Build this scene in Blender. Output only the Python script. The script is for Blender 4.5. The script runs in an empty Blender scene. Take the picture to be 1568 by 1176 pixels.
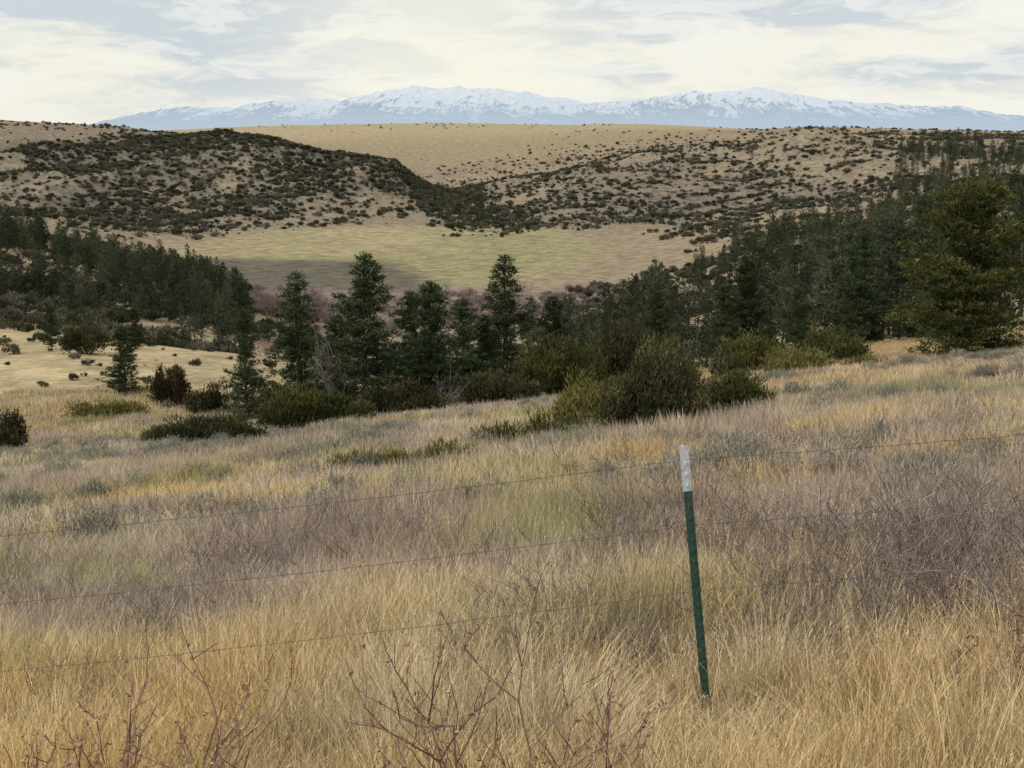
import bpy, math, random
import numpy as np
from mathutils import Vector
rng=np.random.default_rng(7); random.seed(7)
scene=bpy.context.scene
scene.view_settings.view_transform='Standard'
try: scene.view_settings.look='None'
except Exception: pass
scene.view_settings.exposure=0

# ------------------------------------------------------------------ noise
_T=np.random.default_rng(3).random((256,256))
def vn(x,y,s=0):
    x=np.asarray(x,float)+s*17.31; y=np.asarray(y,float)+s*9.77
    xi=np.floor(x).astype(int); yi=np.floor(y).astype(int)
    fx=x-xi; fy=y-yi; fx=fx*fx*(3-2*fx); fy=fy*fy*(3-2*fy)
    a=_T[xi&255,yi&255]; b=_T[(xi+1)&255,yi&255]; c=_T[xi&255,(yi+1)&255]; d=_T[(xi+1)&255,(yi+1)&255]
    return (a*(1-fx)+b*fx)*(1-fy)+(c*(1-fx)+d*fx)*fy
def fbm(x,y,o=4,s=0):
    r=0;a=.5;t=0
    for i in range(o):
        r=r+a*vn(x,y,s+i*3); t+=a; x=x*2.03; y=y*2.03; a*=.5
    return r/t
def ridged(x,y,o=4,s=0,g=.5):
    r=0;a=.5;t=0
    for i in range(o):
        r=r+a*(1-np.abs(2*vn(x,y,s+i*5)-1)); t+=a; x=x*2.1; y=y*2.1; a*=g
    return r/t
def sst(a,b,x):
    t=np.clip((np.asarray(x,float)-a)/(b-a),0,1); return t*t*(3-2*t)
def lerp(c,d,w): 
    w=np.asarray(w)[:,None]; return c*(1-w)+np.array(d)*w

# ------------------------------------------------------------------ terrain heights (bearing columns, metres)
TC=np.array([-.75,-.503,-.364,-.271,-.192,-.104,-.05,0,.1,.193,.286,.364,.495,.8])
YR=np.array([55,70,90,130,180,250,350,430,500,650,800,1000,1200,1350,1500,1700,2200,3000,6000,16000])
ZT={
-.503:[-14,-17,-18.3,-20,-22,-25,-23,-22,-26,-36,-32,-24,-12,-1,12,26,26,26,10,-60],
-.364:[-13.4,-16,-17.3,-19.2,-22.8,-27.5,-28,-27.4,-30,-38,-34,-27,-15,-5,9,21,22,21,10,-60],
-.271:[-12.9,-15.4,-17.3,-19.5,-26,-31,-34.5,-37.3,-44,-52,-48,-36,-21,-9,7,14,8,12,10,-60],
-.192:[-12.4,-14.8,-17.6,-19.6,-28,-32.5,-41,-47.5,-51,-54,-52,-40,-22,-8,-1,-16,-12,22,10,-60],
-.104:[-11.8,-14.2,-17.5,-26,-33,-39,-45,-49,-52,-54.5,-54.5,-46,-30,-25,-38,-40,-8,28,10,-60],
-.05:[-11.5,-13.8,-16.8,-25,-32.5,-39.5,-45.5,-49,-52,-54.5,-54.5,-53,-50,-53,-58,-46,-8,28,10,-60],
0:[-11.3,-13.5,-16,-24,-32,-40,-46,-49.5,-52,-54.5,-54.5,-53,-51,-46,-38,-27,-2,28,10,-60],
.1:[-10.7,-12.8,-15,-21,-27,-33,-41,-46,-49,-51,-48,-40,-30,-20,-12,-2,11,26,10,-60],
.193:[-10.2,-12.1,-14.3,-18,-22,-24,-26,-30,-37,-39,-36,-29,-18,-11,0,11.5,10,12,10,-60],
.286:[-9.6,-11.3,-13.4,-16.2,-18.5,-19.5,-21,-24,-29,-29,-25,-13,-4,0,4,9,9,10,10,-60],
.364:[-9,-10.6,-12.4,-14.6,-15.5,-15,-15,-17,-21,-23,-18.6,-11,-5,-2,1,5,6,10,10,-60],
.495:[-8.3,-9.6,-11,-12.5,-13,-12,-10,-10,-13,-16,-13,-6,-2,0,3,6,6,10,10,-60]}
ZT[-.75]=ZT[-.503]; ZT[.8]=ZT[.495]
Zt=np.array([ZT[float(t) if t!=0 else 0] for t in TC])
NT,NY=200,340
tg=np.linspace(-.75,.8,NT); lg=np.linspace(math.log(55),math.log(16000),NY)
A=np.array([np.interp(lg,np.log(YR),Zt[i]) for i in range(len(TC))])
B=np.array([np.interp(tg,TC,A[:,j]) for j in range(NY)]).T
def smooth(M,k,ax):
    ker=np.exp(-np.linspace(-2,2,2*k+1)**2); ker/=ker.sum()
    P=np.pad(M,[(k,k) if a==ax else (0,0) for a in (0,1)],mode='edge')
    return np.apply_along_axis(lambda v:np.convolve(v,ker,'valid'),ax,P)
B=smooth(smooth(B,5,0),3,1)
def Htab(x,y):
    yy=np.clip(y,55,15900); t=np.clip(x/yy,-.749,.799)
    fi=(t-tg[0])/(tg[1]-tg[0]); fj=(np.log(yy)-lg[0])/(lg[1]-lg[0])
    i=np.clip(fi.astype(int),0,NT-2); j=np.clip(fj.astype(int),0,NY-2); a=fi-i; b=fj-j
    return (B[i,j]*(1-a)+B[i+1,j]*a)*(1-b)+(B[i,j+1]*(1-a)+B[i+1,j+1]*a)*b
def gully(x,y):
    xx=x+.22*(y-1200)*np.sign(x+40); return ridged(xx/190+.45*fbm(x/200,y/260,2,44),y/420,4,4)
def H(x,y):
    x=np.asarray(x,float); y=np.asarray(y,float)
    near=-1.85-.167*y+.1*x
    near=near+ (fbm(x/2.2,y/2.2,3,1)-.5)*.14 + (fbm(x/11,y/11,3,2)-.5)*sst(8,35,y)*1.1
    tab=Htab(x,y); tt_=x/np.maximum(y,50)
    amp=sst(-53,-40,tab)*sst(500,900,y)*(1-.9*sst(1230,1480,y))*(1-.75*sst(.2,.3,tt_))
    tab=tab+amp*((gully(x,y)-.55)*56+(fbm(x/40,y/90,3,5)-.5)*9)
    tab=tab+(fbm(x/28,y/28,4,6)-.5)*2.6*sst(70,130,y)*(1-sst(430,520,y)*(1-sst(-52,-44,tab)))
    w=sst(58,88,y)
    return near*(1-w)+tab*w
def Hs(x,y): return float(H(np.array([x]),np.array([y]))[0])

def grass_rgb(x,y):
    """meadow colour by world position, shared by soil and blades"""
    t=x/np.maximum(y,4)
    a=fbm(x/2.6,y/2.2,3,90); b=fbm(x/4.5,y/3.2,3,93); c=fbm(x/2.2,y/2.0,3,96); d=fbm(x/.8,y/.8,2,99)
    C=np.tile([.80,.58,.25],(len(x),1))
    C=lerp(C,[.75,.60,.38],sst(.38,.60,a)*(.35+.5*sst(6,9,y)))
    mauve=np.clip(sst(.42,.60,b)*.8+.28*sst(8.5,11,y)*(1-sst(13,16,y))+.28*sst(22,40,y),0,.88)*(.3+.7*sst(6.5,9.5,y))
    C=lerp(C,[.60,.475,.385],mauve)
    C=lerp(C,[.44,.46,.17],sst(.55,.7,c)*.6)
    C=lerp(C,[.86,.74,.50],sst(.5,.78,d)*.6)
    C=lerp(C,[.82,.60,.34],sst(.08,.18,t)*sst(36,50,y)*.6)
    C=lerp(C,[.68,.54,.31],sst(82,100,y)*.8)
    return np.minimum(C,.86)

# ------------------------------------------------------------------ material helpers
def newmat(name):
    m=bpy.data.materials.new(name); m.use_nodes=True; nt=m.node_tree
    for n in list(nt.nodes): nt.nodes.remove(n)
    out=nt.nodes.new('ShaderNodeOutputMaterial'); return m,nt,out
def N(nt,t,**k):
    n=nt.nodes.new(t)
    for a,b in k.items():
        if a in n.inputs: n.inputs[a].default_value=b
        else: setattr(n,a,b)
    return n
def mixc(nt,f,a,b,mode='MIX'):
    n=nt.nodes.new('ShaderNodeMix'); n.data_type='RGBA'; n.blend_type=mode
    for s,v in ((n.inputs[0],f),(n.inputs[6],a),(n.inputs[7],b)):
        if hasattr(v,'is_output'): nt.links.new(v,s)
        elif isinstance(v,(int,float)): s.default_value=v
        else: s.default_value=(*v,1)
    return n.outputs[2]
def ramp(nt,f,lo,hi,a=0.,b=1.):
    n=nt.nodes.new('ShaderNodeMapRange'); n.interpolation_type='SMOOTHSTEP'
    n.inputs[1].default_value=lo;n.inputs[2].default_value=hi;n.inputs[3].default_value=a;n.inputs[4].default_value=b
    nt.links.new(f,n.inputs[0]); return n.outputs[0]
def noise(nt,vec,scale,detail=4,rough=.55,off=0):
    n=nt.nodes.new('ShaderNodeTexNoise'); n.inputs['Scale'].default_value=scale; n.inputs['Detail'].default_value=detail
    n.inputs['Roughness'].default_value=rough
    if off:
        m=nt.nodes.new('ShaderNodeVectorMath'); m.operation='ADD'; m.inputs[1].default_value=(off,off*1.7,off*.3)
        nt.links.new(vec,m.inputs[0]); vec=m.outputs[0]
    nt.links.new(vec,n.inputs['Vector']); return n.outputs['Fac']
def mul(nt,c,f):
    n=nt.nodes.new('ShaderNodeVectorMath'); n.operation='SCALE'; nt.links.new(c,n.inputs[0]); 
    if hasattr(f,'is_output'): nt.links.new(f,n.inputs['Scale'])
    else: n.inputs['Scale'].default_value=f
    return n.outputs[0]
def mth(nt,op,a,b):
    n=nt.nodes.new('ShaderNodeMath'); n.operation=op
    for s,v in zip(n.inputs,(a,b)):
        if hasattr(v,'is_output'): nt.links.new(v,s)
        else: s.default_value=v
    return n.outputs[0]
def leafshader(nt,out,col):
    d=nt.nodes.new('ShaderNodeBsdfDiffuse'); nt.links.new(col,d.inputs[0]); nt.links.new(d.outputs[0],out.inputs[0])
def mat_grass():
    m,nt,out=newmat('dry_grass')
    ic=N(nt,'ShaderNodeAttribute',attribute_type='INSTANCER',attribute_name='Cg')
    at=N(nt,'ShaderNodeAttribute',attribute_name='tone')
    col=mul(nt,ic.outputs['Color'],ramp(nt,at.outputs['Fac'],0,1,.42,1.38))
    leafshader(nt,out,col); return m
def mat_leaf(name,dark,mid,light,rv=.35,alt=None):
    m,nt,out=newmat(name); oi=nt.nodes.new('ShaderNodeObjectInfo')
    at=N(nt,'ShaderNodeAttribute',attribute_name='tone')
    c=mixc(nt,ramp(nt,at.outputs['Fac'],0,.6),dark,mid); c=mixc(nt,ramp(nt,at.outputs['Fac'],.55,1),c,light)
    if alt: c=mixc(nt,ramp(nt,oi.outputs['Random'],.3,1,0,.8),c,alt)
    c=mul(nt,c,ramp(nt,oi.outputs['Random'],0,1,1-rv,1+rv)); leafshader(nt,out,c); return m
def mat_bark(name,a,b,sc=6):
    m,nt,out=newmat(name); g=nt.nodes.new('ShaderNodeTexCoord'); n=noise(nt,g.outputs['Object'],sc,3)
    c=mixc(nt,ramp(nt,n,.3,.7),a,b); leafshader(nt,out,c); return m

M_grass=mat_grass()
M_needle=mat_leaf('pine_needles',(.027,.041,.023),(.072,.096,.045),(.15,.175,.072),.2)
M_needle_warm=mat_leaf('yellowish_pine_needles',(.028,.038,.015),(.095,.103,.036),(.22,.195,.062),.1)  # yellower needles of the big right-hand pine
M_needle_far=mat_leaf('pine_needles_distant',(.036,.050,.034),(.068,.086,.052),(.12,.135,.07),.4,(.09,.095,.052))  # distance haze put into the needle colours
M_jun=mat_leaf('juniper_foliage',(.05,.055,.023),(.145,.145,.05),(.27,.24,.095),.3,(.17,.15,.05))
M_jundark=mat_leaf('juniper_foliage_dark',(.036,.038,.02),(.095,.09,.043),(.19,.165,.075),.2)
M_shrub_far=mat_leaf('hill_shrub_foliage',(.070,.073,.055),(.115,.113,.082),(.175,.165,.118),.4,(.145,.125,.098))  # lighter and greyer, distance haze put into the foliage colours
M_jun_mass=mat_leaf('juniper_scrub_foliage',(.042,.052,.030),(.088,.096,.050),(.155,.155,.078),.4,(.13,.115,.065))
M_rust=mat_leaf('rusty_juniper_foliage',(.045,.034,.018),(.12,.09,.045),(.19,.145,.075),.3)
M_sage=mat_leaf('sagebrush_foliage',(.15,.145,.11),(.32,.31,.235),(.50,.48,.38),.2,(.38,.34,.27))
M_bark=mat_bark('pine_bark',(.06,.045,.035),(.14,.105,.08))
M_twig=mat_leaf('bare_twigs',(.22,.175,.155),(.37,.305,.27),(.52,.45,.39),.25)
M_twigdark=mat_leaf('dark_bare_twigs',(.12,.09,.083),(.25,.195,.175),(.41,.335,.295),.25)
M_twigred=mat_leaf('reddish_twigs',(.12,.07,.06),(.24,.15,.12),(.38,.26,.21),.2)
M_bud=mat_leaf('dry_buds',(.25,.13,.08),(.42,.25,.17),(.58,.40,.28),.2)
M_willow=mat_leaf('willow_twigs',(.19,.145,.14),(.31,.24,.225),(.43,.35,.32),.3)
M_dead=mat_bark('dead_wood',(.16,.14,.13),(.28,.25,.23))

# ------------------------------------------------------------------ mesh accumulator
class Acc:
    def __init__(s): s.v=[];s.f=[];s.m=[];s.t=[];s.n=0
    def add(s,v,f,m,t):
        v=np.asarray(v,float).reshape(-1,3); 
        s.v.append(v); s.t.append(np.broadcast_to(np.asarray(t,float),(len(v),)).copy())
        for q in f: s.f.append(tuple(int(i)+s.n for i in q))
        s.m+= [m]*len(f); s.n+=len(v)
    def addmany(s,V,F,m,T):
        k,nv,_=V.shape; s.v.append(V.reshape(-1,3)); s.t.append(np.repeat(T,nv))
        for p in F:
            idx=(np.arange(k)*nv)[:,None]+np.array(p)[None,:]+s.n
            s.f+= [tuple(r) for r in idx.tolist()]; s.m+=[m]*k
        s.n+=k*nv
    def tube(s,p0,p1,r0,r1,m=0,t=.5,sides=3):
        p0=np.array(p0,float);p1=np.array(p1,float); d=p1-p0; L=np.linalg.norm(d)
        if L<1e-6:return
        d/=L; a=np.cross(d,[0,0,1.]) if abs(d[2])<.95 else np.cross(d,[1.,0,0]); a/=np.linalg.norm(a); b=np.cross(d,a)
        an=np.arange(sides)*2*math.pi/sides
        ring=np.cos(an)[:,None]*a+np.sin(an)[:,None]*b
        v=np.vstack([p0+ring*r0,p1+ring*r1])
        s.add(v,[(i,(i+1)%sides,sides+(i+1)%sides,sides+i) for i in range(sides)],m,t)
    def mesh(s,name,mats):
        me=bpy.data.meshes.new(name); me.from_pydata(np.vstack(s.v).tolist(),[],s.f)
        for m in mats: me.materials.append(m)
        me.polygons.foreach_set('material_index',np.array(s.m,dtype=np.int32))
        a=me.attributes.new('tone','FLOAT','POINT'); a.data.foreach_set('value',np.concatenate(s.t).astype(np.float32))
        me.update(); return me

def spikes(acc,P,L,W,bias,m,T,r,spread=1.0):
    k=len(P); d=r.normal(size=(k,3))*spread+bias; d/=np.linalg.norm(d,axis=1)[:,None]+1e-9
    q=r.normal(size=(k,3)); w=np.cross(d,q); w/=np.linalg.norm(w,axis=1)[:,None]+1e-9
    Ls=(L*r.uniform(.6,1.3,k))[:,None]; Ws=(W*r.uniform(.6,1.3,k))[:,None]
    V=np.stack([P-w*Ws*.4,P+w*Ws*.4,P+d*Ls*.6+w*Ws*.5,P+d*Ls],1)
    acc.addmany(V,[(0,1,2,3)],m,T)

def pine(name,h,R,seed,nb,per,leafL,leafW,prof='cone',mats=None,base=.06,clump=.26,step=.25):
    r=np.random.default_rng(seed); acc=Acc()
    pts=[np.array([0,0,-.3])]; n=8
    for i in range(1,n+1): pts.append(np.array([r.normal()*.006*h,r.normal()*.006*h,h*i/n*.99]))
    tr=h*.018
    for i in range(n): acc.tube(pts[i],pts[i+1],tr*(1-i/n)+.01,tr*(1-(i+1)/n)+.008,0,.5,7)
    gaps=[(r.uniform(.1,.8),r.uniform(0,6.28)) for _ in range(8)]
    allP=[];allT=[];allB=[]
    for b in range(nb):
        u=base+(1-base)*((b+r.uniform(0,1))/nb)**.92
        az=b*2.4+r.normal()*.5
        if prof=='cone': pr=(1-u)**.78*min(1,(u+.12)/.28)
        elif prof=='round': pr=math.sqrt(max(0,1-((u-.36)/.66)**2))*.95
        else: pr=(1-u)**.62*min(1,(u+.1)/.35)
        for g,ga in gaps:
            if abs(u-g)<.05 and math.cos(az-ga)>.2: pr*=.55
        Lb=R*pr*r.uniform(.68,1.14)+.10
        rise=(.0+.8*u*u+r.normal()*.12)
        d=np.array([math.cos(az),math.sin(az),rise]); d/=np.linalg.norm(d)
        z=u*h; p0=np.array([np.interp(z,[q[2] for q in pts],[q[0] for q in pts]),np.interp(z,[q[2] for q in pts],[q[1] for q in pts]),z*.985])
        mid=p0+d*Lb*.5+np.array([0,0,-.07*Lb]); end=p0+d*Lb+np.array([0,0,.06*Lb])
        acc.tube(p0,mid,.012*Lb+.012,.008*Lb+.006,0,.4); acc.tube(mid,end,.008*Lb+.006,.004,0,.4)
        nc=max(1,int(Lb/step*1.6)); btone=r.uniform(.0,1.)
        for c in range(nc):
            s=r.uniform(.2,1) if c else 1.
            ctr=(p0+(mid-p0)*2*s if s<.5 else mid+(end-mid)*(2*s-1))
            side=np.array([-d[1],d[0],0])*r.normal()*.24*Lb*s; ctr=ctr+side+np.array([0,0,r.normal()*.05])
            rad=clump*r.uniform(.6,1.2)
            q=r.normal(size=(per,3)); q/=np.linalg.norm(q,axis=1)[:,None]; q*=rad*r.uniform(.2,1,(per,1)); q[:,2]*=.55
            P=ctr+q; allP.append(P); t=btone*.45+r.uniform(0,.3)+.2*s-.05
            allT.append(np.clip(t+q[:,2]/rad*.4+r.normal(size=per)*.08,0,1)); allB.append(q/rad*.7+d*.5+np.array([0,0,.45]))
    P=np.array([0,0,h*.97])+r.normal(size=(per*2,3))*np.array([.06,.06,.18]); allP.append(P); allT.append(np.full(len(P),.6)); allB.append(np.tile([0,0,1.2],(len(P),1)))
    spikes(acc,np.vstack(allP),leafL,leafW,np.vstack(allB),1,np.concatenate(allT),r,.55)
    return acc.mesh(name,mats or [M_bark,M_needle])

def bush(name,rx,ry,h,seed,lobes,n,leafL,leafW,mat,up=1.0,bark=M_bark,low=False):
    r=np.random.default_rng(seed); acc=Acc(); Ps=[];Ts=[];Bs=[]; C=[]
    for i in range(lobes):
        a=r.uniform(0,6.28); q=math.sqrt(r.uniform(0,1))*.72 if i else 0
        top=h*(1-.55*q*q)*r.uniform(.62,1.0) if not low else h*r.uniform(.45,1)
        C.append((np.array([math.cos(a)*q*rx,math.sin(a)*q*ry,top*.52]),np.array([rx*r.uniform(.22,.46),ry*r.uniform(.22,.46),top*.48]),r.uniform(0,1)))
    for c,rad,tn in C:
        acc.tube((c[0]*.15,c[1]*.15,-.1),c,.02*h+.01,.012,0,.4,5)
        for k in range(4):
            e=c+r.normal(size=3)*rad*.5; acc.tube(c*.6,e,.012,.004,0,.4)
        m=n//lobes; q=r.normal(size=(m,3)); q/=np.linalg.norm(q,axis=1)[:,None]
        lump=.8+.35*np.sin(q[:,0]*5+tn*9)*np.sin(q[:,1]*5+tn*5)+.15*np.sin(q[:,2]*11+tn*20)
        q=q*(r.uniform(.35,1.05,(m,1))**.5)*lump[:,None]
        P=c+q*rad; P[:,2]=np.abs(P[:,2])
        cl=vn(P[:,0]*3.1/max(rx,.5)+seed,P[:,1]*3+P[:,2]*4/h,5)
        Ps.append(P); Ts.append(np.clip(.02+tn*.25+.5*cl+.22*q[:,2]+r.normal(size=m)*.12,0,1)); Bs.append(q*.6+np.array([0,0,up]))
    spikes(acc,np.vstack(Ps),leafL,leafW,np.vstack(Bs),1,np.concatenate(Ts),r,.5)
    return acc.mesh(name,[bark,mat])

def twigs(name,h,w,seed,stems,depth,r0,mat,buds=0,budsize=.012):
    r=np.random.default_rng(seed); acc=Acc(); BP=[]
    def grow(p,d,L,rad,lv):
        nseg=3; q=p.copy(); tone=r.uniform(0,1)
        for i in range(nseg):
            d2=d+r.normal(size=3)*.18+np.array([0,0,.06]); d2/=np.linalg.norm(d2)
            e=q+d2*L/nseg; ra=rad*(1-.25*i/nseg); rb=rad*(1-.25*(i+1)/nseg)
            if lv==0 and i==nseg-1: rb=rad*.4
            acc.tube(q,e,ra,rb,0,tone); 
            if lv<=1 and buds and r.random()<buds: BP.append(e)
            if lv>0:
                for k in range(r.integers(1,3)):
                    s=r.normal(size=3)*.8; s[2]=abs(s[2])*.4; nd=d2+s; nd/=np.linalg.norm(nd)
                    grow(e,nd,L*r.uniform(.4,.7),rad*.62,lv-1)
            q=e; d=d2
    for s in range(stems):
        a=r.uniform(0,6.28); q=math.sqrt(r.random())*w*.35
        p=np.array([math.cos(a)*q,math.sin(a)*q,-.03]); d=np.array([math.cos(a)*r.uniform(.1,.7)*w/h,math.sin(a)*r.uniform(.1,.7)*w/h,1.]); d/=np.linalg.norm(d)
        grow(p,d,h*r.uniform(.5,.85),r0,depth)
    if BP:
        P=np.repeat(np.array(BP),3,0)+r.normal(size=(len(BP)*3,3))*.006
        spikes(acc,P,budsize*2,budsize,np.tile([0,0,.3],(len(P),1)),1,r.random(len(P)),r,1.)
    return acc.mesh(name,[mat,M_bud])

def tile(name,n,R,h,w,seed,heads=.12,clumps=60):
    """a round sward patch of blades in clumps, laid to the lie of the slope"""
    r=np.random.default_rng(seed); acc=Acc()
    ca=r.uniform(0,6.28,clumps); cq=np.minimum(np.abs(r.normal(size=clumps))*.55+r.random(clumps)*.25,1.15)*R
    cc=np.stack([np.cos(ca)*cq,np.sin(ca)*cq],1); chh=r.uniform(.5,1.35,clumps); cl=r.normal(size=(clumps,2))*.18; ct=r.uniform(-.32,.32,clumps)
    k=r.integers(0,clumps,n); off=r.normal(size=(n,2))*R*.11
    P=np.concatenate([cc[k]+off,np.zeros((n,1))],1)
    Lh=h*chh[k]*r.uniform(.45,1.1,n); ld=off/(R*.11)*.18+cl[k]+r.normal(size=(n,2))*.17+np.array([.05,.02])
    wa=r.uniform(-.9,.9,n); W=np.stack([np.cos(wa),np.sin(wa),np.zeros(n)],1)*w*r.uniform(.6,1.3,(n,1))
    P[:,2]=-.167*P[:,1]+.1*P[:,0]-.04
    V=[]
    for s,ws in ((0,.5),(.45,.45),(.8,.3),(1,.05)):
        c=P.copy(); c[:,:2]+=ld*(Lh*s**1.9)[:,None]; c[:,2]+=Lh*(s-.18*s*s*np.linalg.norm(ld,axis=1))
        V+= [c-W*ws,c+W*ws]
    V=np.stack(V,1); T=np.clip(.5+ct[k]+r.normal(size=n)*.2,0,1)
    acc.addmany(V,[(0,1,3,2),(2,3,5,4),(4,5,7,6)],0,T)
    hd=r.random(n)<heads
    if hd.any():
        tip=(V[hd,6]+V[hd,7])/2; kk=len(tip)
        Pp=np.repeat(tip,4,0); Pp[:,2]-=np.tile(np.arange(4)*.016,kk)
        spikes(acc,Pp,.024,w*1.1,np.tile([.25,0,1.2],(len(Pp),1)),0,np.full(len(Pp),.75),r,.25)
    return acc.mesh(name,[M_grass])

# ------------------------------------------------------------------ instancing
def scatter(name,pts,rot,scl,idx,meshes,cg=None):
    coll=bpy.data.collections.new(name+'_kinds')
    for i,m in enumerate(meshes):
        o=bpy.data.objects.new('%s_kind_%02d'%(name,i),m); coll.objects.link(o)
    me=bpy.data.meshes.new(name); n=len(pts); me.vertices.add(n); me.vertices.foreach_set('co',np.asarray(pts,np.float32).ravel())
    a=me.attributes.new('rot','FLOAT_VECTOR','POINT'); a.data.foreach_set('vector',np.asarray(rot,np.float32).ravel())
    a=me.attributes.new('scl','FLOAT_VECTOR','POINT'); a.data.foreach_set('vector',np.asarray(scl,np.float32).ravel())
    a=me.attributes.new('idx','INT','POINT'); a.data.foreach_set('value',np.asarray(idx,np.int32))
    if cg is not None:
        a=me.attributes.new('Cg','FLOAT_COLOR','POINT'); a.data.foreach_set('color',np.concatenate([cg,np.ones((n,1))],1).astype(np.float32).ravel())
    ob=bpy.data.objects.new(name,me); scene.collection.objects.link(ob)
    ng=bpy.data.node_groups.new(name+'_gn','GeometryNodeTree')
    ng.interface.new_socket('Geometry',in_out='INPUT',socket_type='NodeSocketGeometry')
    ng.interface.new_socket('Geometry',in_out='OUTPUT',socket_type='NodeSocketGeometry')
    gi=ng.nodes.new('NodeGroupInput'); go=ng.nodes.new('NodeGroupOutput'); ip=ng.nodes.new('GeometryNodeInstanceOnPoints')
    ci=ng.nodes.new('GeometryNodeCollectionInfo'); ci.inputs[0].default_value=coll; ci.inputs['Separate Children'].default_value=True; ci.inputs['Reset Children'].default_value=True
    def at(nm,ty):
        q=ng.nodes.new('GeometryNodeInputNamedAttribute'); q.data_type=ty; q.inputs[0].default_value=nm; return q.outputs[0]
    L=ng.links.new
    L(gi.outputs[0],ip.inputs['Points']); L(ci.outputs[0],ip.inputs['Instance']); ip.inputs['Pick Instance'].default_value=True
    L(at('idx','INT'),ip.inputs['Instance Index']); L(at('rot','FLOAT_VECTOR'),ip.inputs['Rotation']); L(at('scl','FLOAT_VECTOR'),ip.inputs['Scale'])
    L(ip.outputs[0],go.inputs[0])
    md=ob.modifiers.new('instances','NODES'); md.node_group=ng
    return ob
def place(x,y,smin,smax,tilt=.06,r=rng,zoff=0.,pw=1.):
    n=len(x); z=H(x,y)+zoff; s=smin+(smax-smin)*r.random(n)**pw
    sc=np.stack([s*r.uniform(.85,1.2,n),s*r.uniform(.85,1.2,n),s*r.uniform(.85,1.2,n)],1)
    ro=np.stack([r.normal(size=n)*tilt,r.normal(size=n)*tilt,r.uniform(0,6.28,n)],1)
    return np.stack([x,y,z],1),ro,sc
def wedge(n,y0,y1,t0,t1,pad=2.,r=rng):
    y=np.sqrt(r.uniform(y0*y0,y1*y1,n)); x=r.uniform(t0,t1,n)*(y+pad); return x,y
def cat(parts): return [np.concatenate([p[i] for p in parts]) for i in range(len(parts[0]))]

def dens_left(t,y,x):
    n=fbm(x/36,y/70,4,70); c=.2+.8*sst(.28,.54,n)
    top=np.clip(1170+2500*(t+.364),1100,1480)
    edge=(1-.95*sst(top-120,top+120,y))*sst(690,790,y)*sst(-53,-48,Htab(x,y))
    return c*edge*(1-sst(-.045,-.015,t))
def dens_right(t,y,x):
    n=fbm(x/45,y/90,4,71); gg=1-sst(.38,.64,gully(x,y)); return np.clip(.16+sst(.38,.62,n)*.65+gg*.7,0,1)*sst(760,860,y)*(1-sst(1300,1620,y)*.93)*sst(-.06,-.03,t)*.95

# ------------------------------------------------------------------ GROUND
rows=np.concatenate([-30+np.exp(np.linspace(math.log(4),math.log(16000),640))])
cols=np.concatenate([np.linspace(-1.6,-.5,40,endpoint=False),np.linspace(-.5,.5,560,endpoint=False),np.linspace(.5,1.6,40)])
YY,TT=np.meshgrid(rows,cols,indexing='ij'); XX=TT*(YY+30); ZZ=H(XX,YY)
nr,nc=XX.shape
me=bpy.data.meshes.new('ground'); V=np.stack([XX,YY,ZZ],-1).reshape(-1,3)
ii=(np.arange(nr-1)[:,None]*nc+np.arange(nc-1)[None,:]).ravel()
F=np.stack([ii,ii+1,ii+nc+1,ii+nc],1)
me.vertices.add(len(V)); me.vertices.foreach_set('co',V.astype(np.float32).ravel())
me.loops.add(F.size); me.loops.foreach_set('vertex_index',F.ravel().astype(np.int32))
me.polygons.add(len(F)); me.polygons.foreach_set('loop_start',np.arange(0,F.size,4,dtype=np.int32)); me.polygons.foreach_set('loop_total',np.full(len(F),4,np.int32))
me.update(calc_edges=True); me.polygons.foreach_set('use_smooth',np.ones(len(F),bool))
x,y=XX.ravel(),YY.ravel(); t=x/np.maximum(y,5); z=ZZ.ravel()
n2=fbm(x/180,y/300,4,21); n3=fbm(x/14,y/14,4,22)
C=np.tile([.52,.405,.235],(len(x),1))
C=lerp(C,[.37,.285,.19],sst(130,260,y))
C=lerp(C,[.355,.28,.19],sst(650,850,y))
C=lerp(C,[.40,.31,.20],sst(1250,1700,y)); C=lerp(C,[.52,.41,.255],sst(1900,2600,y))
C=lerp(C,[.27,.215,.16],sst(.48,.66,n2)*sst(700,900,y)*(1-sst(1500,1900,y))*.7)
g=gully(x,y); C=lerp(C,[.20,.17,.135],(1-sst(.30,.55,g))*sst(700,900,y)*(1-sst(1400,1700,y))*.75)  # gullies darkened in the colour, for shading as well as scrub cover
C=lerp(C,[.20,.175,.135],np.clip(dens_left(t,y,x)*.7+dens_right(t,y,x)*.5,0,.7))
C=lerp(C,[.27,.18,.135],sst(.5,.62,n3)*sst(170,210,y)*(1-sst(430,470,y))*sst(.05,.12,-t)*.8)
C=lerp(C,[.30,.24,.16],sst(.45,.62,n3)*sst(95,140,y)*(1-sst(430,470,y))*sst(.0,.08,t)*.8)
md=sst(-51,-53.5,z)*sst(420,480,y)*(1-sst(830,900,y))
C=lerp(C,[.45,.365,.21],md)
C=lerp(C,[.36,.315,.17],md*sst(.40,.58,n2))
wob=(fbm(x/50,y/50,3,9)-.5)*60
C=lerp(C,[.34,.31,.165],md*sst(.02,.06,t)*sst(560,600,y+wob)*(1-sst(700,740,y+wob))*.6)
pond=sst(-.235,-.215,t)*(1-sst(-.09,-.05,t+(y-560)*.0003))*sst(440,470,y+wob*.3)*(1-sst(610,640,y+wob*.4))
C=lerp(C,[.175,.155,.115],pond*.95)
C=lerp(C,[.30,.225,.19],sst(300,340,y)*(1-sst(440,500,y+wob*.5))*sst(-.2,-.15,t)*(1-sst(.05,.09,t))*.7)
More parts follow.
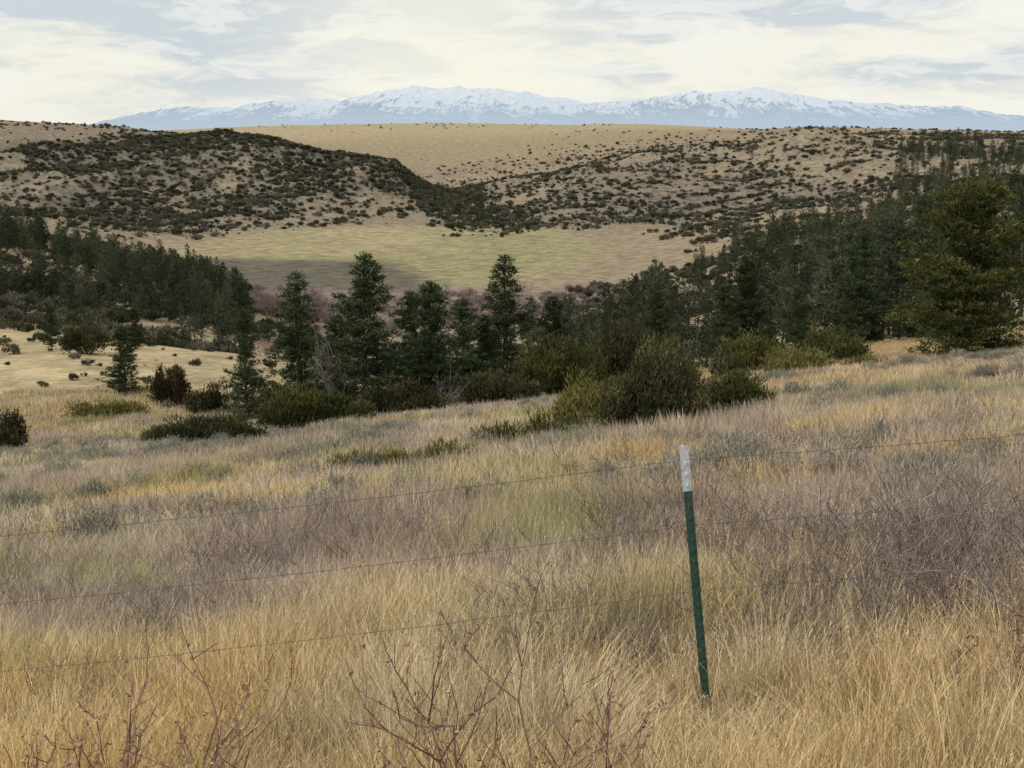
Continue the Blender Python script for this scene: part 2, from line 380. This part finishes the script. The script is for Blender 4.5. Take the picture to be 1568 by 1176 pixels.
GC=grass_rgb(x,y)*.56; wn_=sst(60,110,y)[:,None]; C=GC*(1-wn_)+C*wn_
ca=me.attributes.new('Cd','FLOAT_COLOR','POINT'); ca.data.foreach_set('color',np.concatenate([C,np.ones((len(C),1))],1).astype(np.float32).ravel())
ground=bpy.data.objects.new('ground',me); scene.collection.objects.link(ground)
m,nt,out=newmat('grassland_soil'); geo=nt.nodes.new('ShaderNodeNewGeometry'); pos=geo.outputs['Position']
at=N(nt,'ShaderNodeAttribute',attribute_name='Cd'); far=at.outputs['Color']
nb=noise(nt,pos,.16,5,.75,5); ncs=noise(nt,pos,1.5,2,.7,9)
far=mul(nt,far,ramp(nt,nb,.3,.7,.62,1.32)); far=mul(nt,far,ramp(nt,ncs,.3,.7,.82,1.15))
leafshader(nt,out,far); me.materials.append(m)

# ------------------------------------------------------------------ MOUNTAINS
mt=np.array([-.33,-.287,-.257,-.229,-.206,-.178,-.15,-.122,-.099,-.071,-.039,0,.031,.054,.082,.10,.137,.17,.193,.221,.258,.286,.323,.364,.45,.6])
mv=np.array([220,195,170,163,166,156,149,151,137,128,131,133,141,151,149,142,138,133,141,153,156,161,163,173,182,192])
yy=np.linspace(22000,38000,260); tt=np.linspace(-.36,.6,1300)
Y,Tm=np.meshgrid(yy,tt,indexing='ij'); X=Tm*30000
rid=np.maximum(213-np.interp(Tm,mt,mv),-6)*.000463*30000
env=np.exp(-(np.abs(Y-30000-(fbm(X/5000,X*0,3,3)-.5)*3000)/4500)**1.5)
rg=ridged(X/1900+.5*fbm(X/2500,Y/2500,2,61),Y/3600,6,8,.56)
Z=rid*env*(.85+.50*(rg-.5)*(1.15-.5*env))+(ridged(X/600,Y/900,3,9)-.5)*110*env*np.clip(rid/400,0,1)
Z=Z-60
me=bpy.data.meshes.new('mountain_range'); V=np.stack([X,Y,Z],-1).reshape(-1,3); nr,nc=X.shape
ii=(np.arange(nr-1)[:,None]*nc+np.arange(nc-1)[None,:]).ravel(); F=np.stack([ii,ii+1,ii+nc+1,ii+nc],1)
me.from_pydata(V.tolist(),[],F.tolist())
bl=Z.copy()
for _ in range(6): bl=(np.roll(bl,2,1)+np.roll(bl,-2,1)+bl)/3
rib=np.clip((Z-bl)/40,-1,1)
a=me.attributes.new('rib','FLOAT','POINT'); a.data.foreach_set('value',rib.ravel().astype(np.float32))
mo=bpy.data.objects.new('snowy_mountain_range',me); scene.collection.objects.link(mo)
m,nt,out=newmat('snow_rock_and_haze'); geo=nt.nodes.new('ShaderNodeNewGeometry'); pos=geo.outputs['Position']
sp=nt.nodes.new('ShaderNodeSeparateXYZ'); nt.links.new(pos,sp.inputs[0]); sn=nt.nodes.new('ShaderNodeSeparateXYZ'); nt.links.new(geo.outputs['Normal'],sn.inputs[0])
nz=noise(nt,pos,.0018,6,.7); rb=N(nt,'ShaderNodeAttribute',attribute_name='rib').outputs['Fac']
e=mth(nt,'ADD',mth(nt,'MULTIPLY',sp.outputs['Z'],.00105),mth(nt,'MULTIPLY',nz,1.15))
e=mth(nt,'ADD',e,mth(nt,'MULTIPLY',sn.outputs['X'],.8)); e=mth(nt,'ADD',e,mth(nt,'MULTIPLY',rb,-.3))
snow=ramp(nt,e,1.0,1.28)
c=mixc(nt,snow,(.17,.23,.32),(.88,.88,.87))
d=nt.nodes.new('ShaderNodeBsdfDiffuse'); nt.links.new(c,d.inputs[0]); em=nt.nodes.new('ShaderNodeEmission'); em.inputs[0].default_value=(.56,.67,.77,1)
hz=ramp(nt,sp.outputs['Z'],50,1000,.80,.50)  # aerial haze as a bluish glow mixed in, strongest low on the range
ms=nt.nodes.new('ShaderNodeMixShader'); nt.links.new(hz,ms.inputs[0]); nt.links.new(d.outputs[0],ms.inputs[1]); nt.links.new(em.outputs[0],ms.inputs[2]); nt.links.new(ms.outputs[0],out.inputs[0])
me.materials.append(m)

# ------------------------------------------------------------------ GRASS
tn=[tile('sward_a%d'%i,1250,.45,.45,.0036,100+i,.10,70) for i in range(6)]
tm=[tile('sward_b%d'%i,2200,.9,.42,.0072,120+i,.06,150) for i in range(5)]
tf=[tile('sward_c%d'%i,1900,1.5,.40,.016,140+i,.0,220) for i in range(4)]
parts=[];cgs=[]
def sward(n,y0,y1,t,s0,s1,ks,sc,sd):
    x,y=wedge(n*4,y0,y1,-t,t)
    step=math.sqrt((y1*y1-y0*y0)*t/n); key=np.floor(x/step)*100003+np.floor(y/step); _,u=np.unique(key,return_index=True); x,y=x[u],y[u]
    P=place(x,y,s0,s1,0); P[1][:]=0
    hv=.55+.9*fbm(x/sc,y/sc,2,sd)
    dp=np.hypot(x-.957,y-6.1); hv=hv*np.where(dp<.8,.36,1.); dq=np.hypot(x-.9,y-5.4); hv=hv*np.where(dq<.5,.75,1.)
    P[2][:,2]*=hv; P[2][:,:2]=1; 
    parts.append((*P,rng.choice(ks,len(x)))); c=grass_rgb(x,y)*rng.uniform(.84,1.12,(len(x),1)); cgs.append(c)
sward(620,2.4,14,.47,.8,1.15,range(6),1.6,40)
sward(640,13.4,36,.46,.8,1.15,range(6,11),3,41)
sward(1500,35,96,.47,.8,1.2,range(11,15),6,42)
scatter('prairie_grass',*cat(parts),tn+tm+tf,np.concatenate(cgs))

# ------------------------------------------------------------------ TWIG THICKETS
tw=[twigs('thicket_%d'%i,.6,.8,200+i,13,2,.0042,[M_twig,M_twigdark][i%2],.10,.007) for i in range(6)]
tw2=[twigs('thicket_far_%d'%i,.55,1.3,220+i,26,1,.008,M_twig) for i in range(3)]
parts=[]
def patch(n,x0,x1,y0,y1,s0,s1,kinds,thr=None):
    x=rng.uniform(x0,x1,n); y=rng.uniform(y0,y1,n)
    if thr is not None:
        k=fbm(x/.9,y/.9,3,50)>thr; x,y=x[k],y[k]
    P=place(x,y,s0,s1,.1); parts.append((*P,rng.choice(kinds,len(x))))
patch(165,1.6,4.8,5.8,10.2,.7,1.2,range(6),.47)
patch(110,-.9,2.3,9.6,13,.7,1.15,[1,3,5,0],.46)
patch(150,-6,-1,9.0,14.5,.6,1.05,range(6),.52)
patch(22,.3,.9,7.3,8.4,.6,.95,[1,3],None)
patch(60,-2.8,.6,6.2,9,.5,.8,range(6),.53)
patch(160,1,9,13,21,.6,1.,range(6),.52)
patch(160,-9,1,13,21,.5,.9,range(6),.55)
x,y=wedge(4000,15,75,-.45,.45); k=(fbm(x/4,y/2.8,4,51)>.545); x,y=x[k],y[k]; P=place(x,y,.6,1.1,.1); parts.append((*P,rng.integers(6,9,len(x))))
scatter('snowberry_thicket',*cat(parts),tw+tw2)
sg=[bush('sage_%d'%i,.6,.5,.62,240+i,8,1300,.075,.012,M_sage,1.0,M_twigdark) for i in range(4)]
x,y=wedge(1700,8,62,-.45,.45); k=(fbm(x/3.5,y/3.5,3,52)>.52); x,y=x[k],y[k]; P=place(x,y,.5,1.2,.08,zoff=.05)
scatter('sagebrush',*P,rng.integers(0,4,len(x)),sg)
for i,(px,py,h,w,st,sd) in enumerate([(-.04,4.8,.72,.75,10,301),(-1.27,4.95,.70,.6,9,302),(-1.65,5.0,.5,.5,7,303),(-.62,4.8,.42,.4,6,304),(2.9,6.2,.68,.9,10,305),(2.1,5.8,.5,.6,7,306)]):
    o=bpy.data.objects.new('bare_shrub',twigs('bare_shrub',h,w,sd,st,2,.0058,M_twigred if i<4 else M_twigdark,.45,.011)); o.location=(px,py,Hs(px,py)); scene.collection.objects.link(o)

# ------------------------------------------------------------------ PINES
pm=[pine('pine_a',8,2.4,401,160,17,.17,.058),pine('pine_b',8,2.2,402,145,17,.17,.058,'mid'),pine('pine_c',8,2.7,403,165,17,.17,.06,'mid'),
    pine('pine_d',8,1.9,404,145,17,.16,.058),pine('pine_e',8,2.9,405,240,16,.17,.06,'round',[M_bark,M_needle_warm],.03,.3)]
def tree(x,y,h,k,rot=0,wx=1.,nm='pine_tree'):
    o=bpy.data.objects.new(nm,pm[k]); o.location=(x,y,Hs(x,y)); s=h/8; o.scale=(s*wx,s*wx,s); o.rotation_euler=(0,0,rot); scene.collection.objects.link(o)
for a in [(-26,93,4.9,0,1,1.3),(-14.4,75,6.4,1,2,.9),(-11.8,77,8.4,3,.3,1.25),(-7.9,75,9.0,0,4,1.25),(-4.6,78,7.2,2,1.2,1.05),(-2.7,76,6.0,1,2.2,1.25),(-.4,82,8.3,3,5,1.35),
          (-1.5,77,5.0,0,.7,1.1),(24.4,75,8.9,4,.4,1.1),(23.6,95,8.2,0,3,1.1),(13.8,90,5.2,2,2,1.1),(18.0,88,4.6,1,1,1.1),(29,92,8.5,2,2.5,1.),(-43,130,4.,1,1,1.),(-36.5,135,4.,2,3,1.3),(-6.1,84,7,1,5.5,1.1),
          (-10.2,82,6.,2,3.5,1.),(2.5,84,5.5,1,.5,1.1),(26.5,84,7.,0,2.4,1.1),(9.5,92,5.8,3,1.4,1.1),(16.4,99,7.,2,.2,1.)]: tree(*a)

def bushobj(nm,x,y,rx,ry,h,seed,lobes,n,mat,L=.13,W=.045,up=1.,low=False,rot=0):
    o=bpy.data.objects.new(nm,bush(nm,rx,ry,h,seed,lobes,n,L,W,mat,up,low=low)); o.location=(x,y,Hs(x,y)); o.rotation_euler=(0,0,rot); scene.collection.objects.link(o)
J='juniper_bush'
bushobj(J,3.25,31.2,1.6,1.3,2.6,501,22,26000,M_jundark,.10,.036)
bushobj(J,1.9,33,1.4,1.,1.7,502,14,11000,M_jun,.13,.035)
bushobj(J,5.0,33,1.5,1.,1.6,503,14,11000,M_jun,.13,.035)
bushobj(J,.4,30.0,1.5,.9,1.05,504,14,8000,M_jun,.17,.035,1.2,True)
bushobj(J,-2.1,25.0,1.8,.5,.72,505,16,7500,M_jun,.15,.026,1.4,True,.25)
bushobj(J,6.3,34,.9,.6,.8,521,7,2500,M_jun,.16,.035,1.2,True)
bushobj(J,-11.5,53,2.6,1.2,1.7,506,15,10000,M_jundark,.18,.05)
bushobj(J,-8.2,57,2.8,1.2,2.3,507,15,11000,M_jun,.18,.05)
bushobj(J,-13.8,56,1.4,.9,1.1,508,9,3500,M_jun,.18,.05,1.2,True)
bushobj(J,-10.5,66,2.4,1.5,2.8,509,13,9000,M_jun,.18,.06)
bushobj(J,-5.2,68,2.4,1.5,2.4,522,13,9000,M_jundark,.18,.06)
bushobj(J,-24.5,83,3.2,1.4,1.3,510,13,6000,M_jun,.2,.06,1.,True)
bushobj(J,-25.6,70,1.4,1.2,3.0,511,10,6000,M_jundark,.2,.06)
bushobj(J,17,66,2.,1.,1.,512,10,4500,M_jun,.18,.05,1.2,True)
bushobj(J,13.8,69,2.6,1.5,2.3,513,13,8000,M_jun,.18,.06)
bushobj(J,10.6,68,1.9,1.3,2.0,514,11,7000,M_jundark,.18,.06)
bushobj(J,2.4,71,2.8,2.,4.2,515,17,14000,M_jun,.2,.062)
bushobj(J,5.8,75,2.8,2.,4.8,516,17,14000,M_jundark,.2,.062)
bushobj(J,8.6,78,2.4,2.,3.4,523,14,9000,M_jun,.2,.062)
bushobj(J,-.5,69,2.0,1.4,3.0,517,13,9000,M_jundark,.2,.062)
bushobj(J,-38,124,2.4,2,3.2,518,12,6000,M_jundark,.25,.09)
bushobj(J,13.5,79,2.2,1.8,3.2,524,13,8000,M_jun,.2,.062)
bushobj(J,18.6,80,2.2,1.8,2.6,525,13,8000,M_jun,.2,.062)
bushobj('rusty_juniper',-21.7,88,1.4,1.2,3.6,519,12,8000,M_rust,.18,.065)
bushobj(J,-18.3,84,1.8,1.2,2.6,520,12,7000,M_jundark,.18,.065)
o=bpy.data.objects.new('dead_tree',twigs('dead_tree',4.0,2.4,601,6,3,.05,M_dead)); o.location=(-9.6,76,Hs(-9.6,76)); scene.collection.objects.link(o)
o=bpy.data.objects.new('dead_tree',twigs('dead_tree',1.9,2.,602,10,2,.02,M_dead)); o.location=(-3,69,Hs(-3,69)); scene.collection.objects.link(o)

# ------------------------------------------------------------------ FOREST
fm=[pine('far_pine_%d'%i,8,[2.3,2.7,1.9,2.9][i],420+i,60,8,.32,.14,['cone','mid','cone','mid'][i],[M_bark,M_needle_far],.04,.38,.5) for i in range(4)]
parts=[]
def forest(n,t0,t1,y0,y1,s0,s1,thr,fn=None,sc=30,kinds=range(4),pw=1.3):
    x,y=wedge(n,y0,y1,t0,t1,0); k=fbm(x/sc,y/sc,3,60)>thr
    if fn is not None: k&=fn(x/y,y)
    x,y=x[k],y[k]; P=place(x,y,s0,s1,.03,pw=pw); parts.append((*P,rng.choice(list(kinds),len(x))))
forest(150,.02,.12,125,215,.4,1.1,.42,lambda t,y:y>125+(.12-t)*500,15)
forest(290,.09,.55,98,230,.4,1.2,.44,None,15)
forest(560,.13,.6,220,430,.4,1.2,.45,None,22)
forest(1300,.27,.6,640,1100,.5,1.25,.42,lambda t,y:t>.25+(1000-y)*.00008,50)
forest(500,.22,.6,1200,1600,.4,.8,.5,None,60)
forest(1700,-.6,-.17,225,440,.35,1.15,.40,lambda t,y:(t<-.19-(y-300)*.0001),22)
forest(130,-.6,-.2,165,250,.3,.8,.5,None,14)
forest(260,-.075,.02,880,1250,.45,1.0,.42,lambda t,y:np.abs(t+.045-(1050-y)*.00012)<.022,30)
forest(60,-.02,.25,750,1200,.35,.8,.6,None,50)
forest(26,-.05,.3,84,120,.35,.7,.3)
scatter('pine_forest',*cat(parts),fm)

# ------------------------------------------------------------------ HILL SHRUBS
sm=[bush('hill_shrub_%d'%i,2.5,2.2,2.1,700+i,9,300,.58,.34,M_shrub_far) for i in range(5)]+[bush('juniper_scrub_%d'%i,2.2,2.0,2.3,710+i,8,800,.34,.16,M_jun_mass) for i in range(4)]
parts=[]
def shrubs(n,t0,t1,y0,y1,s0,s1,dens,kinds=(0,5),pw=1.6):
    x,y=wedge(n,y0,y1,t0,t1,0); k=rng.random(len(x))<dens(x/y,y,x); x,y=x[k],y[k]
    P=place(x,y,s0,s1,.05,pw=pw); parts.append((*P,rng.integers(kinds[0],kinds[1],len(x))))
shrubs(64000,-.6,0,680,1700,.25,1.6,dens_left,(0,8),1.9)
shrubs(2600,-.27,-.10,1150,1480,.7,1.6,lambda t,y,x:sst(.36,.5,fbm(x/60,y/60,3,77))*sst(1160,1260,y)*(1-sst(1370,1460,y)),(3,9))
shrubs(1500,-.16,-.02,980,1400,.7,1.7,lambda t,y,x:sst(.36,.5,fbm(x/60,y/60,3,78)),(3,9))
shrubs(900,-.08,.06,840,1250,.8,1.7,lambda t,y,x:(np.abs(t+.03-(1000-y)*.00012)<.035)*.8,(4,9))
shrubs(52000,-.08,.6,750,1800,.25,1.45,dens_right,(0,7),2.1)
shrubs(1800,-.6,.6,1500,3200,.6,1.4,lambda t,y,x:sst(.52,.62,fbm(x/150,y/300,3,72))*.7)
shrubs(900,.2,.6,1500,1800,.6,1.3,lambda t,y,x:sst(.4,.55,fbm(x/90,y/300,3,79))*.8)
shrubs(7000,.03,.6,430,850,.3,1.3,lambda t,y,x:sst(.40,.58,fbm(x/40,y/60,3,73))*sst(-50,-46,H(x,y)),(1,8))
shrubs(6500,-.6,-.14,150,460,.2,1.,lambda t,y,x:sst(.36,.56,fbm(x/18,y/25,3,74)),(3,9))
shrubs(900,-.6,-.15,430,760,.4,1.,lambda t,y,x:sst(-51,-47,H(x,y))*.6)
shrubs(3600,.0,.6,92,430,.2,1.,lambda t,y,x:sst(.38,.58,fbm(x/18,y/25,3,75))*.9,(4,9))
shrubs(900,-.16,.12,92,300,.25,.7,lambda t,y,x:.7+0*t,(4,9))
shrubs(110,-.5,-.16,80,150,.12,.5,lambda t,y,x:.7+0*t,(4,9))
scatter('hillside_shrubs',*cat(parts),sm)

wm=[bush('willow_%d'%i,2.6,2.2,2.6,720+i,8,700,.7,.05,M_willow,1.2,M_twigdark) for i in range(3)]
wt=[twigs('cottonwood_%d'%i,5,4,730+i,5,3,.06,M_willow) for i in range(2)]
x,y=wedge(560,300,455,-.2,.10,0); k=fbm(x/20,y/20,3,80)>.44; x,y=x[k],y[k]
P=place(x,y,.5,1.15); parts=[(*P,rng.integers(0,3,len(x)))]
x,y=wedge(26,280,330,-.18,-.10,0); P=place(x,y,.9,1.4); parts.append((*P,rng.integers(3,5,len(x))))
x,y=wedge(14,300,420,-.05,.04,0); P=place(x,y,.8,1.2); parts.append((*P,rng.integers(3,5,len(x))))
scatter('creek_willows',*cat(parts),wm+wt)

# ------------------------------------------------------------------ FENCE
m,nt,out=newmat('green_post_paint'); tc=nt.nodes.new('ShaderNodeTexCoord'); n=noise(nt,tc.outputs['Object'],45,6,.7); n2=noise(nt,tc.outputs['Object'],9,4,.6,4)
c=mixc(nt,ramp(nt,n,.4,.75),(.022,.075,.05),(.06,.125,.095)); c=mixc(nt,ramp(nt,n2,.58,.75,0,.6),c,(.17,.125,.09))
p=N(nt,'ShaderNodeBsdfPrincipled'); nt.links.new(c,p.inputs['Base Color']); p.inputs['Roughness'].default_value=.6; nt.links.new(p.outputs[0],out.inputs[0]); M_green=m
m,nt,out=newmat('white_post_paint'); tc=nt.nodes.new('ShaderNodeTexCoord'); n=noise(nt,tc.outputs['Object'],38,6,.75)
c=mixc(nt,ramp(nt,n,.52,.70),(.66,.69,.73),(.30,.34,.38)); p=N(nt,'ShaderNodeBsdfPrincipled'); nt.links.new(c,p.inputs['Base Color']); p.inputs['Roughness'].default_value=.55; nt.links.new(p.outputs[0],out.inputs[0]); M_white=m
m,nt,out=newmat('weathered_wire'); p=N(nt,'ShaderNodeBsdfPrincipled'); p.inputs['Base Color'].default_value=(.15,.13,.12,1); p.inputs['Metallic'].default_value=.3; p.inputs['Roughness'].default_value=.6; nt.links.new(p.outputs[0],out.inputs[0]); M_wire=m
PZ=-2.87
fence=bpy.data.objects.new('barbed_wire_fence',None); scene.collection.objects.link(fence); fence.location=(.965,6.5,PZ)
def post_mesh(nm):
    acc=Acc()
    w,th,dp=.021,.0035,.034
    prof=[(-w,0),(w,0),(w,th),(th*.7,th),(th*.7,dp),(-th*.7,dp),(-th*.7,th),(-w,th)]
    def sec(z0,z1,m,g):
        v=[(a*g,b*g if b else -.001*(g>1),z0) for a,b in prof]+[(a*g,b*g if b else -.001*(g>1),z1) for a,b in prof]; k=8
        acc.add(v,[(i,(i+1)%k,k+(i+1)%k,k+i) for i in range(k)]+[tuple(range(k,2*k)),tuple(reversed(range(k)))],m,.5)
    sec(-.35,1.22,0,1.); sec(1.22,1.44,1,1.04)
    z=.05
    while z<1.40:
        a=[(-.006,-.001,z),(.006,-.001,z),(.006,-.001,z+.02),(-.006,-.001,z+.02),(-.004,-.010,z+.004),(.004,-.010,z+.004),(.004,-.010,z+.016),(-.004,-.010,z+.016)]
        acc.add(a,[(0,1,5,4),(1,2,6,5),(2,3,7,6),(3,0,4,7),(4,5,6,7)],1 if z>1.21 else 0,.5); z+=.054
    return acc.mesh(nm,[M_green,M_white])
fp=[]
for i,(px,py,lx,ly) in enumerate([(.965,6.5,-.15,.02),(-4.4,6.0,.03,0),(6.2,6.9,.02,0)]):
    pz=Hs(px,py) if i else PZ
    o=bpy.data.objects.new('steel_post',post_mesh('steel_post')); scene.collection.objects.link(o); o.parent=fence
    o.location=Vector((px,py,pz))-fence.location; o.rotation_euler=(-ly/1.42,lx/1.42,.15); fp.append((px,py,pz,lx/1.42,ly/1.42))
for wi,hw in enumerate([1.365,1.045,.72]):
    acc=Acc(); r=np.random.default_rng(wi)
    q=[]
    for (px,py,pz,ax,ay) in sorted(fp): q.append(np.array([px+ax*hw,py+ay*hw-.012,pz+hw]))
    q=[q[0]+(q[0]-q[1])]+q+[q[-1]+(q[-1]-q[-2])]
    for s in range(len(q)-1):
        a,b=q[s],q[s+1]; n=60; pr=None
        for i in range(n+1):
            f=i/n; p=a*(1-f)+b*f; p=p+np.array([0,0,-.05*4*f*(1-f)+r.normal()*.0012])
            if pr is not None: acc.tube(pr,p,.0014,.0014,0,.5,4)
            if i%2==0:
                for k in range(3):
                    d=r.normal(size=3); d/=np.linalg.norm(d); acc.tube(p-d*.013,p+d*.013,.0011,.0007,0,.5,3)
            pr=p
    me=acc.mesh('wire',[M_wire]); o=bpy.data.objects.new('wire_%d'%wi,me); scene.collection.objects.link(o); o.parent=fence; o.location=-fence.location
    acc=Acc(); px,py,pz,ax,ay=fp[0]; c=np.array([px+ax*hw,py+ay*hw,pz+hw]); rr=.026; pr=None
    for i in range(13):
        an=i/12*6.283; p=c+np.array([math.cos(an)*rr,math.sin(an)*rr*.75+.012,math.sin(an)*.008])
        if pr is not None: acc.tube(pr,p,.002,.002,0,.5,4)
        pr=p
    o=bpy.data.objects.new('wire_clip_%d'%wi,acc.mesh('clip',[M_wire])); scene.collection.objects.link(o); o.parent=fence; o.location=-fence.location

# ------------------------------------------------------------------ WORLD, LIGHT
SE,SR=math.radians(40),math.radians(245)
w=bpy.data.worlds.new('World'); scene.world=w; w.use_nodes=True; nt=w.node_tree
bg=nt.nodes['Background']; bg.inputs[1].default_value=.1
sky=nt.nodes.new('ShaderNodeTexSky'); sky.sky_type='NISHITA'; sky.sun_disc=False; sky.sun_elevation=SE; sky.sun_rotation=SR
tc=nt.nodes.new('ShaderNodeTexCoord'); g=tc.outputs['Generated']
mp=nt.nodes.new('ShaderNodeVectorMath'); mp.operation='MULTIPLY'; mp.inputs[1].default_value=(5,5,22); nt.links.new(g,mp.inputs[0])
wn=nt.nodes.new('ShaderNodeTexNoise'); wn.inputs['Scale'].default_value=2.2; wn.inputs['Detail'].default_value=2; nt.links.new(mp.outputs[0],wn.inputs['Vector'])
ad=nt.nodes.new('ShaderNodeVectorMath'); ad.operation='MULTIPLY_ADD'; ad.inputs[1].default_value=(.7,.7,.7); nt.links.new(wn.outputs['Color'],ad.inputs[0]); nt.links.new(mp.outputs[0],ad.inputs[2])
v=ad.outputs[0]
a=noise(nt,v,.9,5,.6,5.3); b=noise(nt,v,2.4,6,.62,8)
sx=nt.nodes.new('ShaderNodeSeparateXYZ'); nt.links.new(g,sx.inputs[0])
band=mth(nt,'ADD',a,mth(nt,'MULTIPLY',sx.outputs['Z'],1.9)); band=mth(nt,'ADD',band,mth(nt,'MULTIPLY',sx.outputs['X'],-.28))
grey=ramp(nt,band,.52,.66)
c=mixc(nt,grey,(9.3,9.1,8.0),(6.2,6.8,7.2))
c=mixc(nt,ramp(nt,b,.48,.60,0,.6),c,(9.5,9.4,8.9))
c=mixc(nt,ramp(nt,b,.46,.34,0,.38),c,(6.4,6.9,7.2))
gl=nt.nodes.new('ShaderNodeVectorMath'); gl.operation='DISTANCE'; nt.links.new(g,gl.inputs[0]); gl.inputs[1].default_value=(-.045,.995,.07)
c=mixc(nt,ramp(nt,gl.outputs['Value'],.17,.0,0,.6),c,(10.2,9.8,8.2))
c=mixc(nt,ramp(nt,sx.outputs['Z'],.042,.01,0,.6),c,(9.2,9.1,8.1))
fin=mixc(nt,.95,sky.outputs[0],c); nt.links.new(fin,bg.inputs[0])
sl=bpy.data.lights.new('sun','SUN'); sl.energy=1.5; sl.angle=math.radians(10); sl.color=(1,.94,.84); so=bpy.data.objects.new('sun',sl); scene.collection.objects.link(so)
dv=Vector((math.sin(SR)*math.cos(SE),math.cos(SR)*math.cos(SE),math.sin(SE))); so.rotation_euler=dv.to_track_quat('Z','Y').to_euler()

cam=bpy.data.cameras.new('camera'); cam.sensor_width=36; cam.lens=49.45; cam.clip_start=.1; cam.clip_end=100000
co=bpy.data.objects.new('camera',cam); co.rotation_euler=(math.radians(90-9.95),0,0); scene.collection.objects.link(co); scene.camera=co
